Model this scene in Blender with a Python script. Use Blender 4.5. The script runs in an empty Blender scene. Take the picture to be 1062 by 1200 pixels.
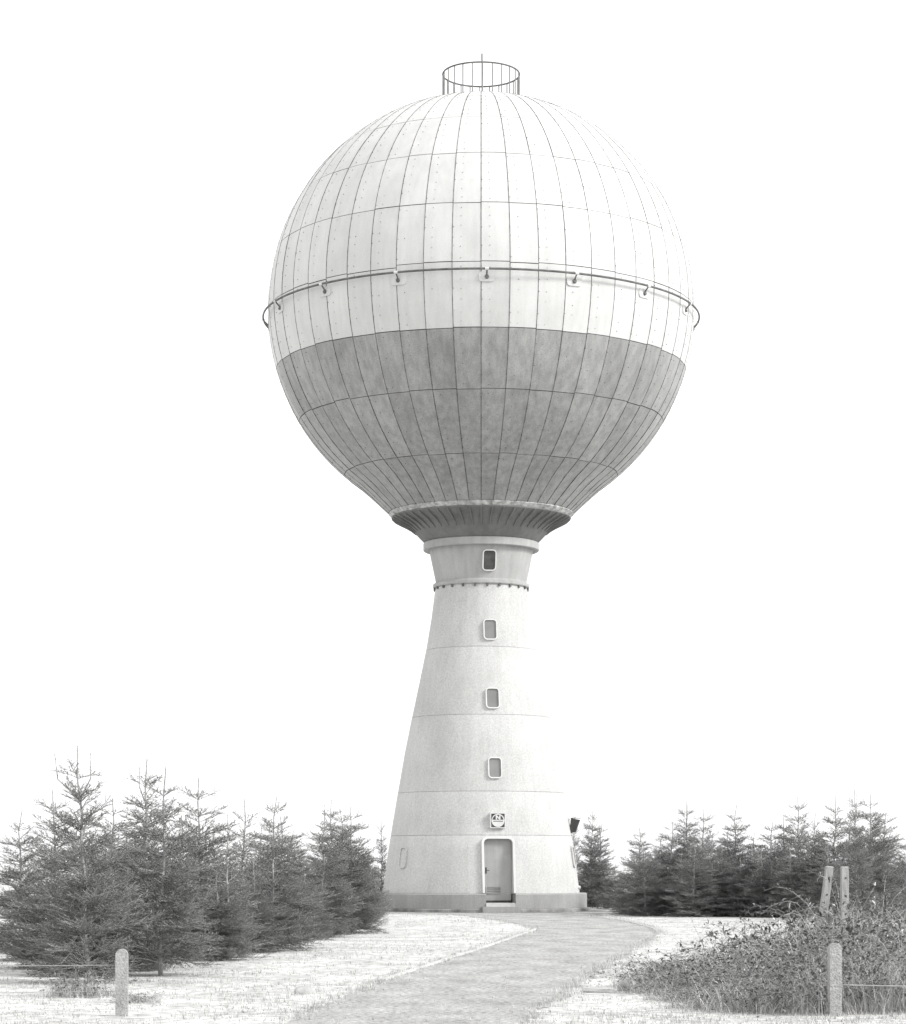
import bpy, bmesh, math, random
import numpy as np
from mathutils import Matrix, Vector
sin, cos, pi, rad = math.sin, math.cos, math.pi, math.radians
scene = bpy.context.scene
col = scene.collection

# ------------------------------------------------------------------ camera
DIST, EYE, FPX, YH, XC = 82.286, 1.5, 2880.0, 1015.0, 564.0   # metres, metres, focal length / horizon / axis in photo pixels
cam_data = bpy.data.cameras.new('camera')
cam = bpy.data.objects.new('camera', cam_data)
col.objects.link(cam)
cam.location = (0, -DIST, EYE)
cam.rotation_euler = (pi / 2, 0, 0)
cam_data.sensor_fit = 'VERTICAL'
cam_data.sensor_height = 36.0
cam_data.lens = 36.0 * FPX / 1200.0
cam_data.shift_y = (YH - 600.0) / 1200.0
cam_data.shift_x = -(XC - 531.0) / 1200.0
cam_data.clip_end = 6000
scene.camera = cam

# ------------------------------------------------------------------ sky, sun, exposure
SUN_EL, SUN_AZ = rad(34), rad(68)          # azimuth from the camera side (-Y) towards +X
sdir = Vector((cos(SUN_EL) * sin(SUN_AZ), -cos(SUN_EL) * cos(SUN_AZ), sin(SUN_EL)))
world = bpy.data.worlds.new('World')
scene.world = world
world.use_nodes = True
wn = world.node_tree
wn.nodes.clear()
w_out = wn.nodes.new('ShaderNodeOutputWorld')
w_bg = wn.nodes.new('ShaderNodeBackground')
w_sky = wn.nodes.new('ShaderNodeTexSky')
w_sky.sky_type = 'NISHITA'
w_sky.sun_disc = False
w_sky.sun_elevation = SUN_EL
w_sky.sun_rotation = math.atan2(sdir.x, sdir.y)
w_sky.air_density = 1.5
w_sky.dust_density = 6.0
w_bw = wn.nodes.new('ShaderNodeRGBToBW')
w_mix = wn.nodes.new('ShaderNodeMix')
w_mix.data_type = 'RGBA'
w_mix.inputs['Factor'].default_value = 0.75          # a closed, even cloud layer over most of the sky
w_mix.inputs['B'].default_value = (7.0, 7.0, 7.0, 1)
wn.links.new(w_sky.outputs['Color'], w_bw.inputs['Color'])
wn.links.new(w_bw.outputs['Val'], w_mix.inputs['A'])
wn.links.new(w_mix.outputs['Result'], w_bg.inputs['Color'])
w_bg.inputs['Strength'].default_value = 0.1
wn.links.new(w_bg.outputs['Background'], w_out.inputs['Surface'])
sun_data = bpy.data.lights.new('sun', 'SUN')
sun_data.energy = 1.25
sun_data.angle = rad(14)
sun_data.color = (1.0, 0.99, 0.975)
sun = bpy.data.objects.new('sun', sun_data)
col.objects.link(sun)
sun.location = (40, -40, 60)
sun.rotation_euler = sdir.to_track_quat('Z', 'Y').to_euler()
vs = scene.view_settings
vs.view_transform = 'Standard'
vs.look = 'None'
vs.gamma = 1.0
vs.exposure = 1.2
vs.use_curve_mapping = False

# ------------------------------------------------------------------ materials
def mat(name, base, var=0.15, scale=3.0, rough=0.7, bump=0.0, bump_scale=60.0, objrand=0.0, grain=0.0, grain_scale=120.0,
        streak=0.0, metallic=0.0, spec=0.3, stretch=(1, 1, 1), island=0.0):
    m = bpy.data.materials.new(name)
    m.use_nodes = True
    nt = m.node_tree
    N, L = nt.nodes, nt.links
    bs = N['Principled BSDF']
    bs.inputs['Roughness'].default_value = rough
    bs.inputs['Metallic'].default_value = metallic
    bs.inputs['Specular IOR Level'].default_value = spec
    tc = N.new('ShaderNodeTexCoord')
    geo = N.new('ShaderNodeNewGeometry')
    pos = geo.outputs['Position']
    def noise(sc, detail=4.0, st=None):
        n = N.new('ShaderNodeTexNoise')
        n.inputs['Scale'].default_value = sc
        n.inputs['Detail'].default_value = detail
        if st:
            mp = N.new('ShaderNodeMapping')
            mp.inputs['Scale'].default_value = st
            L.new(pos, mp.inputs['Vector'])
            L.new(mp.outputs['Vector'], n.inputs['Vector'])
        else:
            L.new(pos, n.inputs['Vector'])
        return n.outputs['Fac']
    def math_(op, a, b):
        n = N.new('ShaderNodeMath')
        n.operation = op
        for i, v in enumerate((a, b)):
            if isinstance(v, (int, float)):
                n.inputs[i].default_value = v
            else:
                L.new(v, n.inputs[i])
        return n.outputs['Value']
    def remap(v, lo, hi, a, b):
        n = N.new('ShaderNodeMapRange')
        n.inputs['From Min'].default_value = lo
        n.inputs['From Max'].default_value = hi
        n.inputs['To Min'].default_value = a
        n.inputs['To Max'].default_value = b
        L.new(v, n.inputs['Value'])
        return n.outputs['Result']
    val = remap(noise(scale, 5.0, stretch if stretch != (1, 1, 1) else None), 0.3, 0.7, base * (1 - var), base * (1 + var))
    if grain:
        val = math_('MULTIPLY', val, remap(noise(grain_scale, 2.0), 0.3, 0.7, 1 - grain, 1 + grain))
    if streak:
        val = math_('MULTIPLY', val, remap(noise(2.2, 4.0, (2.5, 2.5, 0.12)), 0.35, 0.7, 1 + streak * 0.4, 1 - streak))
    if objrand:
        oi = N.new('ShaderNodeObjectInfo')
        val = math_('MULTIPLY', val, remap(oi.outputs['Random'], 0, 1, 1 - objrand, 1 + objrand))
    if island:
        val = math_('MULTIPLY', val, remap(geo.outputs['Random Per Island'], 0, 1, 1 - island, 1 + island))
    cc = N.new('ShaderNodeCombineColor')
    L.new(val, cc.inputs[0])
    L.new(val, cc.inputs[1])
    L.new(math_('MULTIPLY', val, 0.985), cc.inputs[2])
    L.new(cc.outputs['Color'], bs.inputs['Base Color'])
    if bump:
        bp = N.new('ShaderNodeBump')
        bp.inputs['Strength'].default_value = bump
        bp.inputs['Distance'].default_value = 0.03
        L.new(noise(bump_scale, 4.0), bp.inputs['Height'])
        L.new(bp.outputs['Normal'], bs.inputs['Normal'])
    return m

M = dict(
    panel_pale=mat('pale_panel_paint', 0.56, 0.06, 0.9, 0.45, 0.10, 1.6, 0.04, 0.06, 40, 0.06, spec=0.45),
    panel_grey=mat('grey_panel_paint', 0.285, 0.12, 0.6, 0.42, 0.20, 1.6, 0.10, 0.14, 30, 0.22, spec=0.5),
    joint=mat('tarred_joint', 0.05, 0.5, 6.0, 0.9),
    bead=mat('weld_bead', 0.10, 0.75, 5.0, 0.9, grain=0.5, grain_scale=18),
    stud=mat('stud_steel', 0.10, 0.4, 8.0, 0.8),
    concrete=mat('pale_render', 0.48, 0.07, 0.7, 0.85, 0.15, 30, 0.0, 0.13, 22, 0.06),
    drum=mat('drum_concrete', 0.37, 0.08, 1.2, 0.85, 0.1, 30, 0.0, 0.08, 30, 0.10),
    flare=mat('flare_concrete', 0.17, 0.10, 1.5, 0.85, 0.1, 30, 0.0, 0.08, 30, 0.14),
    plinth=mat('plinth_concrete', 0.31, 0.08, 1.5, 0.9, 0.15, 40, 0.0, 0.10, 30, 0.08),
    slab=mat('slab_concrete', 0.22, 0.55, 1.8, 0.95, 0.4, 20, 0.0, 0.2, 30),
    rim=mat('flaking_rim_paint', 0.40, 0.5, 7.0, 0.8),
    frame=mat('frame_paint', 0.60, 0.06, 3.0, 0.5),
    glass=mat('window_glass', 0.19, 0.15, 2.0, 0.12, spec=0.6),  # lower panes: part of the sky reflection is put into the base colour
    glass_ground_reflection=mat('window_glass_ground_reflection', 0.06, 0.4, 5.0, 0.12, spec=0.5),  # upper pane: same glass, its darker ground reflection put into the base colour
    door=mat('door_paint', 0.35, 0.10, 2.0, 0.5, 0.05, 30, 0, 0.06, 40, 0.12),
    dark=mat('dark_paint', 0.06, 0.3, 6.0, 0.6),
    iron=mat('rail_iron', 0.12, 0.35, 5.0, 0.6),
    galv=mat('galvanised_tube', 0.16, 0.25, 5.0, 0.5, metallic=0.3),
    bark=mat('spruce_bark', 0.33, 0.35, 14.0, 0.9),
    needles=mat('spruce_needles', 0.118, 0.30, 2.2, 0.7, objrand=0.15, island=0.5, spec=0.25),
    lawn=mat('dry_lawn', 0.51, 0.22, 0.9, 0.95, 0.8, 22, 0.0, 0.36, 6.0, spec=0.1),
    blade=mat('dry_grass_blade', 0.46, 0.15, 0.9, 0.9, island=0.30, spec=0.1),
    path=mat('gravel_path', 0.385, 0.22, 1.1, 0.95, 0.9, 45, 0.0, 0.42, 16.0, stretch=(1.6, 0.6, 1), spec=0.1),
    apron=mat('apron_gravel', 0.24, 0.30, 2.0, 0.95, 0.8, 30, 0.0, 0.3, 18.0, spec=0.1),
    edging=mat('edging_stone', 0.50, 0.2, 3.0, 0.9, 0.3, 30),
    post=mat('post_concrete', 0.36, 0.12, 6.0, 0.95, 0.6, 60, 0.0, 0.22, 45),
    timber=mat('weathered_timber', 0.30, 0.25, 12.0, 0.9, 0.3, 40, stretch=(3, 3, 0.4)),
    wire=mat('fence_wire_steel', 0.35, 0.2, 8.0, 0.6),
    leaf=mat('bramble_leaf', 0.16, 0.35, 3.0, 0.6, island=0.65, spec=0.3),
    cane=mat('bramble_cane', 0.32, 0.4, 5.0, 0.8),
    straw=mat('straw_blade', 0.42, 0.3, 3.0, 0.8, island=0.6),
    stone=mat('field_stone', 0.38, 0.3, 7.0, 0.95, 0.6, 18),
)

# ------------------------------------------------------------------ helpers
def tag(o, label=None, cat=None, group=None, kind=None):
    for k, v in (('label', label), ('category', cat), ('group', group), ('kind', kind)):
        if v:
            o[k] = v
    return o
def empty(name, loc=(0, 0, 0), rz=0.0):
    o = bpy.data.objects.new(name, None)
    o.empty_display_size = 0.2
    o.location = loc
    o.rotation_euler = (0, 0, rz)
    col.objects.link(o)
    return o
def link_mesh(name, me, parent=None, mtx=None):
    o = bpy.data.objects.new(name, me)
    col.objects.link(o)
    if parent:
        o.parent = parent
    if mtx is not None:
        o.matrix_basis = mtx
    return o
def mesh_from(name, verts, faces, m, smooth=False, sharp=35):
    me = bpy.data.meshes.new(name)
    me.from_pydata([tuple(v) for v in verts], [], faces)
    me.materials.append(m)
    if smooth:
        me.shade_smooth()
        me.set_sharp_from_angle(angle=rad(sharp))
    me.update()
    return me
def np_mesh(name, V, F, m):
    """V (n,3), F (k,3|4) arrays -> mesh, fast"""
    me = bpy.data.meshes.new(name)
    V = np.asarray(V, np.float32); F = np.asarray(F, np.int32)
    k, c = F.shape
    me.vertices.add(len(V)); me.vertices.foreach_set('co', V.ravel())
    me.loops.add(k * c); me.loops.foreach_set('vertex_index', F.ravel())
    me.polygons.add(k); me.polygons.foreach_set('loop_start', np.arange(0, k * c, c, dtype=np.int32))
    me.materials.append(m)
    me.update(calc_edges=True)
    return me
def part(name, verts, faces, m, parent, smooth=False, sharp=35, mtx=None):
    return link_mesh(name, mesh_from(name, verts, faces, m, smooth, sharp), parent, mtx)
def lathe(profile, n=128):
    """closed solid of revolution; profile from bottom to top, ends are capped"""
    V, F = [], []
    for r, z in profile:
        for k in range(n):
            a = 2 * pi * k / n
            V.append((r * sin(a), -r * cos(a), z))
    for i in range(len(profile) - 1):
        for k in range(n):
            a, b = i * n + k, i * n + (k + 1) % n
            F.append((a, b, b + n, a + n))
    F.append(tuple(range(n))[::-1])
    t = (len(profile) - 1) * n
    F.append(tuple(range(t, t + n)))
    return V, F
def ring(profile, n=128):
    """closed ring of revolution; profile is a closed loop, counter-clockwise in (r, z)"""
    V, F = [], []
    p = len(profile)
    for r, z in profile:
        for k in range(n):
            a = 2 * pi * k / n
            V.append((r * sin(a), -r * cos(a), z))
    for i in range(p):
        j = (i + 1) % p
        for k in range(n):
            k2 = (k + 1) % n
            F.append((i * n + k, i * n + k2, j * n + k2, j * n + k))
    return V, F
def box(x0, x1, y0, y1, z0, z1):
    V = [(x0, y0, z0), (x1, y0, z0), (x1, y1, z0), (x0, y1, z0), (x0, y0, z1), (x1, y0, z1), (x1, y1, z1), (x0, y1, z1)]
    F = [(0, 3, 2, 1), (4, 5, 6, 7), (0, 1, 5, 4), (1, 2, 6, 5), (2, 3, 7, 6), (3, 0, 4, 7)]
    return V, F
def tube(pts, radii, n=6, cap=True):
    pts = [Vector(p) for p in pts]
    if isinstance(radii, (int, float)):
        radii = [radii] * len(pts)
    V, F = [], []
    for i, p in enumerate(pts):
        t = (pts[min(i + 1, len(pts) - 1)] - pts[max(i - 1, 0)]).normalized()
        u = t.orthogonal().normalized() if abs(t.z) < 0.9 else Vector((1, 0, 0)).cross(t).normalized()
        if abs(t.z) < 0.9:
            u = t.cross(Vector((0, 0, 1))).normalized()
        w = t.cross(u)
        for k in range(n):
            a = 2 * pi * k / n
            V.append(tuple(p + (u * cos(a) + w * sin(a)) * radii[i]))
    for i in range(len(pts) - 1):
        for k in range(n):
            k2 = (k + 1) % n
            F.append((i * n + k, i * n + k2, (i + 1) * n + k2, (i + 1) * n + k))
    if cap:
        F.append(tuple(range(n))[::-1])
        F.append(tuple(range((len(pts) - 1) * n, len(pts) * n)))
    return V, F
def join(*vf):
    V, F = [], []
    for v, f in vf:
        o = len(V)
        V += list(v)
        F += [tuple(i + o for i in q) for q in f]
    return V, F
def rrect(w, h, r, n=5):
    """rounded rectangle outline in (x, z), counter-clockwise seen from -Y"""
    P = []
    for cx, cz, a0 in ((w / 2 - r, h / 2 - r, 0), (-w / 2 + r, h / 2 - r, 90), (-w / 2 + r, -h / 2 + r, 180), (w / 2 - r, -h / 2 + r, 270)):
        for k in range(n + 1):
            a = rad(a0 + 90 * k / n)
            P.append((cx + r * cos(a), cz + r * sin(a)))
    return P
def prism(P, y0, y1):
    """solid plate from outline P (x,z), front at y0 (towards -Y) and back at y1"""
    n = len(P)
    V = [(x, y0, z) for x, z in P] + [(x, y1, z) for x, z in P]
    F = [tuple(range(n)), tuple(range(2 * n - 1, n - 1, -1))]
    F += [((i + 1) % n, i, i + n, (i + 1) % n + n) for i in range(n)]
    return V, F
def frame_ring(Po, Pi, y0, y1):
    n = len(Po)
    V = [(x, y0, z) for x, z in Po] + [(x, y0, z) for x, z in Pi] + [(x, y1, z) for x, z in Po] + [(x, y1, z) for x, z in Pi]
    F = []
    for i in range(n):
        j = (i + 1) % n
        F.append((i, j, n + j, n + i))
        F.append((2 * n + j, 2 * n + i, 3 * n + i, 3 * n + j))
        F.append((j, i, 2 * n + i, 2 * n + j))
        F.append((n + i, n + j, 3 * n + j, 3 * n + i))
    return V, F
def gpt(px, py):
    """where the ray through a photo pixel meets the flat ground"""
    d = FPX * EYE / (py - YH)
    return Vector(((px - XC) * d / FPX, d - DIST, 0.0))
S = 35.0                                       # photo pixels per metre at the tower axis
def zy(y):
    return EYE + (YH - y) / S

# ------------------------------------------------------------------ ground and path
V, F = [], []
rings = [0, 30, 60, 90, 130, 200, 400, 900, 2500]
nseg = 48
V.append((0, -40, 0))
for r in rings[1:]:
    for k in range(nseg):
        V.append((r * sin(2 * pi * k / nseg), -40 + r * cos(2 * pi * k / nseg), 0))
for k in range(nseg):
    F.append((0, 1 + (k + 1) % nseg, 1 + k))
for i in range(len(rings) - 2):
    for k in range(nseg):
        a, b = 1 + i * nseg + k, 1 + i * nseg + (k + 1) % nseg
        F.append((a, b, b + nseg, a + nseg))
g = part('ground', V, F, M['lawn'], None)
tag(g, 'pale dry lawn around the tower', 'lawn', kind='structure')

def smooth_curve(P, sub=8):
    P = [Vector(p) for p in P]
    out = []
    for i in range(len(P) - 1):
        p0, p1, p2, p3 = P[max(i - 1, 0)], P[i], P[i + 1], P[min(i + 2, len(P) - 1)]
        for k in range(sub):
            t = k / sub
            out.append(0.5 * ((2 * p1) + (p2 - p0) * t + (2 * p0 - 5 * p1 + 4 * p2 - p3) * t * t + (3 * p1 - p0 - 3 * p2 + p3) * t ** 3))
    out.append(P[-1])
    return out
leftE = [(-2.05, -66.0, 0), (-1.85, -58.9, 0)] + [gpt(*p) for p in ((430, 1157), (505, 1131), (572, 1109), (612, 1095.5), (627, 1089.5), (622, 1086), (600, 1081.5), (565, 1076), (525, 1072))] + [Vector((-3.2, -5.0, 0)), Vector((-5.2, -2.2, 0)), Vector((-5.9, 1.5, 0))]
rightE = [(-0.9, -66.0, 0), (0.35, -58.9, 0)] + [gpt(*p) for p in ((677, 1152), (727, 1122), (752, 1106), (769, 1094), (764, 1088), (730, 1079), (695, 1074))] + [Vector((4.6, -4.2, 0)), Vector((5.6, -1.0, 0)), Vector((5.9, 1.5, 0))]
LC, RC = smooth_curve(leftE), smooth_curve(rightE)
erng = random.Random(12)
def ragged(C, amp):
    out = []
    for i, p in enumerate(C[:-1]):
        q = C[i + 1]
        for k in range(4):
            v = p.lerp(q, k / 4)
            out.append(v + Vector((erng.uniform(-amp, amp), erng.uniform(-amp, amp), 0)))
    return out + [C[-1]]
poly = [(p.x, p.y, 0.006) for p in ragged(LC, 0.03)] + [(p.x, p.y, 0.006) for p in ragged(RC, 0.07)[::-1]]
bm = bmesh.new()
f = bm.faces.new([bm.verts.new(p) for p in poly])
f.normal_update()
if f.normal.z < 0:
    f.normal_flip()
bmesh.ops.triangulate(bm, faces=bm.faces[:])
me = bpy.data.meshes.new('gravel_path')
bm.to_mesh(me); bm.free()
me.materials.append(M['path'])
tag(link_mesh('gravel_path', me), 'pale gravel path leading up to the tower door', 'path', kind='structure')
def strip(name, C, half, h, i0, i1, m, label):
    rng = random.Random(len(C) + i0)
    V, F = [], []
    C = C[i0:i1]
    for i, p in enumerate(C):
        t = (C[min(i + 1, len(C) - 1)] - C[max(i - 1, 0)]).normalized()
        nrm = Vector((-t.y, t.x, 0))
        hh = h + rng.uniform(-0.006, 0.006)
        ww = half + rng.uniform(-0.006, 0.006)
        for s, z in ((-1, -0.02), (-0.8, hh), (0.8, hh), (1, -0.02)):
            q = p + nrm * (ww * s)
            V.append((q.x, q.y, z))
    for i in range(len(C) - 1):
        for k in range(3):
            a = i * 4 + k
            F.append((a, a + 1, a + 5, a + 4))
    e = len(V) - 4
    F += [(3, 2, 1, 0), (e, e + 1, e + 2, e + 3)]
    o = part(name, V, F, m, None)
    if o.data.polygons[1].normal.z < 0:
        o.data.flip_normals()
    tag(o, label, 'edging', kind='structure')
strip('path_edging', LC, 0.04, 0.03, 18, 50, M['edging'], 'low pale stone edging along the lawn side of the path')
strip('path_edging', RC, 0.035, 0.02, 42, 78, M['edging'], 'low stone edging along the outer bend of the path')
V, F = ring([(3.3, -0.02), (4.25, -0.02), (4.2, 0.012), (3.3, 0.02)], 96)
tag(part('gravel_apron', V, F, M['apron'], None), 'ring of dark gravel round the foot of the tower', 'gravel', kind='structure')

# ------------------------------------------------------------------ water tower
tower = empty('water_tower')
tag(tower, 'tall white water tower with a panelled steel sphere on a flared concrete stem', 'water tower')
STEM = [(1040, 114.5), (1000, 109.2), (965, 103.6), (930, 97.6), (885, 89.8), (842, 81.2), (800, 72.2), (763, 64.6), (725, 58.2), (690, 53.8)]
SZ = [(zy(y), r / S) for y, r in STEM][:]
def stem_r(z):
    if z <= SZ[0][0]:
        (z0, r0), (z1, r1) = SZ[0], SZ[1]
        return r0 + (z - z0) * (r1 - r0) / (z1 - z0)
    for (z0, r0), (z1, r1) in zip(SZ, SZ[1:]):
        if z <= z1:
            return r0 + (z - z0) * (r1 - r0) / (z1 - z0)
    return SZ[-1][1]
def wall_mtx(theta, z, rfun, off=0.0, lean=True):
    """frame on the wall: x along the wall, -y outwards, z up the slope"""
    r = rfun(z)
    slope = (rfun(z + 0.3) - rfun(z - 0.3)) / 0.6 if lean else 0.0
    R = Matrix.Rotation(theta, 4, 'Z')
    T = Matrix.Translation((0, -(r + off), z))
    L_ = Matrix.Rotation(math.atan(slope), 4, 'X')      # lean back as the wall does
    return R @ T @ L_
DOOR_A = rad(10.2)
Z_PL = 0.61
# door opening cutter
def apply_cut(obj, cutters):
    for c in cutters:
        md = obj.modifiers.new('cut', 'BOOLEAN')
        md.operation = 'DIFFERENCE'
        md.solver = 'EXACT'
        md.object = c
    dg = bpy.context.evaluated_depsgraph_get()
    me = bpy.data.meshes.new_from_object(obj.evaluated_get(dg))
    obj.modifiers.clear()
    old = obj.data
    obj.data = me
    bpy.data.meshes.remove(old)
    me.shade_smooth()
    me.set_sharp_from_angle(angle=rad(30))
ZD0, ZD1 = 0.30, 2.38
DW = 0.94
cutV, cutF = prism([(x, z + (ZD0 + ZD1) / 2) for x, z in rrect(DW, ZD1 - ZD0, 0.15)], -4.2, -2.72)
cutter = part('cutter', cutV, cutF, M['door'], None, mtx=Matrix.Rotation(DOOR_A, 4, 'Z'))
cut2 = part('cutter', *prism([(-DW / 2 + 0.0, 0.301), (DW / 2 + 0.035, 0.301), (DW / 2 + 0.035, 1.0), (-DW / 2, 1.0)], -4.2, -2.74), M['door'], None, mtx=Matrix.Rotation(DOOR_A, 4, 'Z'))
stem_cuts = [1047.6, 980, 930, 842, 763, 688]
stem = None
zs = [Z_PL - 0.005] + [zy(y) for y in stem_cuts[1:]]
for i in range(5):
    z0, z1 = zs[i], zs[i + 1]
    prof = [(stem_r(z0 + .02) - 0.006, z0 + 0.003), (stem_r(z0 + .02), z0 + 0.013)]
    prof += [(r, z) for z, r in SZ if z0 + 0.05 < z < z1 - 0.05]
    prof += [(stem_r(z1 - .02), z1 - 0.013), (stem_r(z1 - .02) - 0.006, z1 - 0.003)]
    V, F = lathe(prof)
    o = part('stem_section', V, F, M['concrete'], tower, True, 30)
    if i == 0:
        bpy.context.view_layer.update()
        apply_cut(o, [cutter])
V, F = lathe([(3.54, 0.125), (3.54, Z_PL - 0.03), (3.51, Z_PL)])
o = part('plinth', V, F, M['plinth'], tower, True, 30)
bpy.context.view_layer.update()
apply_cut(o, [cut2])
for c in (cutter, cut2):
    me = c.data
    bpy.data.objects.remove(c)
V, F = lathe([(3.66, 0.0), (3.66, 0.10), (3.63, 0.122)])
part('base_slab', V, F, M['slab'], tower, True, 30)
RD = Matrix.Rotation(DOOR_A, 4, 'Z')
part('door_step', *box(-0.62, 0.62, -3.80, -3.40, 0.0, 0.20), M['plinth'], tower, mtx=RD)
part('threshold', *box(-DW / 2, DW / 2, -3.545, -2.9, 0.19, 0.318), M['edging'], tower, mtx=RD)
# door leaf
dleaf = part('door', *prism([(x, z + (ZD0 + ZD1) / 2) for x, z in rrect(DW - 0.02, ZD1 - ZD0 - 0.01, 0.15)], -2.93, -2.88), M['door'], tower, mtx=RD)
part('rail', *box(-DW / 2 + .02, DW / 2 - .02, -2.95, -2.925, 0.325, 0.39), M['dark'], dleaf)
part('louvre_frame', *frame_ring([(x - 0.12, z + 0.72) for x, z in rrect(0.50, 0.25, 0.02)], [(x - 0.12, z + 0.72) for x, z in rrect(0.45, 0.20, 0.01)], -2.955, -2.925), M['door'], dleaf)
part('louvre_shade', *box(-0.345, 0.105, -2.934, -2.929, 0.62, 0.82), M['dark'], dleaf)  # flat dark plate stands for the shade behind the slats
for k in range(3):
    zc = 0.655 + k * 0.066
    V = [(-0.345, -2.936, zc + 0.018), (0.105, -2.936, zc + 0.018), (0.105, -2.955, zc - 0.008), (-0.345, -2.955, zc - 0.008),
         (-0.345, -2.934, zc + 0.024), (0.105, -2.934, zc + 0.024), (0.105, -2.949, zc - 0.012), (-0.345, -2.949, zc - 0.012)]
    part('slat', V, [(0, 3, 2, 1), (4, 5, 6, 7), (0, 1, 5, 4), (1, 2, 6, 5), (2, 3, 7, 6), (3, 0, 4, 7)], M['door'], dleaf)
V, F = join(tube([(-0.37, -2.93, 1.36), (-0.37, -2.99, 1.36), (-0.27, -2.99, 1.36)], 0.012), box(-0.392, -0.348, -2.936, -2.929, 1.26, 1.46))
part('handle', V, F, M['dark'], dleaf)
# door frame follows the leaning wall
zc = 1.36
wm = wall_mtx(DOOR_A, zc, stem_r)
hh = 2.10
po = rrect(DW + 0.15, hh + 0.10, 0.21); pi_ = rrect(DW + 0.005, hh - 0.04, 0.15)
po = [(x, z) if z > -0.6 else (x, max(z, -0.74)) for x, z in po]
pi_ = [(x, z) if z > -0.6 else (x, max(z, -0.74)) for x, z in pi_]
def open_frame(Po, Pi, y0, y1):
    """frame without a sill: drop the faces that close the bottom"""
    V, F = frame_ring(Po, Pi, y0, y1)
    return V, F
part('door_frame', *open_frame(po, pi_, -0.05, 0.10), M['frame'], tower, mtx=wm)

def port(theta, z, w, h, rfun, glazed=True, fr=0.036, gm='glass'):
    wn_ = None
    P0 = rrect(w, h, 0.13); P1 = rrect(w - 2 * fr, h - 2 * fr, 0.085)
    m = wall_mtx(theta, z, rfun)
    if glazed:
        wn_ = part('window', *prism(rrect(w - 2 * fr + 0.01, h - 2 * fr + 0.01, 0.085), -0.018, 0.05), M[gm], tower, mtx=m)
        part('frame', *frame_ring(P0, P1, -0.07, 0.06), M['frame'], wn_)
    else:
        wn_ = part('blind_port', *prism(rrect(w - 2 * fr + 0.01, h - 2 * fr + 0.01, 0.085), -0.012, 0.05), M['concrete'], tower, mtx=m)
        part('frame', *frame_ring(P0, P1, -0.05, 0.06), M['concrete'], wn_)
    return wn_
for yy in (738, 818.5, 900):
    dd = DIST - stem_r(zy(yy))
    port(rad(9.6), EYE + (YH - yy) * dd / FPX, 0.46, 0.70, stem_r)
port(rad(-54), 1.5 + 10 * 80.6 / FPX, 0.40, 0.72, stem_r, False, 0.05)
port(rad(76), 1.5 + 11 * 81.8 / FPX, 0.40, 0.72, stem_r, False, 0.05)
# upper drum, ledge, flare
def drum_r(z):
    za, zb = zy(686), zy(644)
    return (52.5 + (z - za) / (zb - za) * 8.7) / S
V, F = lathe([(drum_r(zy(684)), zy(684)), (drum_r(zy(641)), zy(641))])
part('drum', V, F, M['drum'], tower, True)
port(rad(9.3), EYE + (YH - 656) * (DIST - 1.65) / FPX, 0.46, 0.70, drum_r, gm='glass_ground_reflection')
jr = part('joint_ring', *lathe([(53.2 / S, zy(690)), (55.6 / S, zy(689.6)), (56.4 / S, zy(688.6)), (56.4 / S, zy(685.6)), (54.8 / S, zy(684.6)), (53.0 / S, zy(683))]), M['drum'], tower, True)
for k in range(24):
    a = 2 * pi * (k + 0.5) / 24
    V, F = box(-0.03, 0.03, -1.605, -1.50, zy(692.6), zy(689.4))
    part('lug', V, F, M['iron'], jr, mtx=Matrix.Rotation(a, 4, 'Z'))
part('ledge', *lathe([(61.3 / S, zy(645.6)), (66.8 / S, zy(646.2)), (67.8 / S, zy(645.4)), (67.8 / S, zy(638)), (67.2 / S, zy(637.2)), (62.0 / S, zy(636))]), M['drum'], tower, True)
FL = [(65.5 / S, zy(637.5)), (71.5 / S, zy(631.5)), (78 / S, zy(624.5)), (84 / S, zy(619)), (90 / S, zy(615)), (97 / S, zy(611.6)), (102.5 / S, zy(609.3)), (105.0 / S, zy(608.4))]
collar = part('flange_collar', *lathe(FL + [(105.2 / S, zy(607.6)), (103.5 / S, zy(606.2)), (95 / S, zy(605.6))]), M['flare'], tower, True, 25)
rv = []
for t in range(6):
    u = t / 5
    i = 2 + u * 5 * 0.999
    k = int(i); fr = i - k
    r = FL[k][0] + (FL[min(k + 1, 7)][0] - FL[k][0]) * fr
    z = FL[k][1] + (FL[min(k + 1, 7)][1] - FL[k][1]) * fr
    d = 0.015 + 0.065 * math.sin(pi * (0.12 + 0.88 * u) ** 1.2) ** 0.8 * (1 if u < 1 else 0.1)
    rv.append((r, z, d))
V, F = [], []
for r, z, d in rv:
    for sx in (-0.022, 0.022):
        V.append((sx, -(r - 0.03), z + 0.03)); V.append((sx, -(r - d * 0.05), z - d))
for i in range(5):
    b = i * 4
    F += [(b, b + 4, b + 5, b + 1), (b + 2, b + 3, b + 7, b + 6), (b + 1, b + 5, b + 7, b + 3)]
F += [(0, 1, 3, 2), (20, 22, 23, 21)]
rib_me = mesh_from('rib', V, F, M['flare'])
for k in range(50):
    link_mesh('rib', rib_me, collar, Matrix.Rotation(2 * pi * k / 50, 4, 'Z'))

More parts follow.
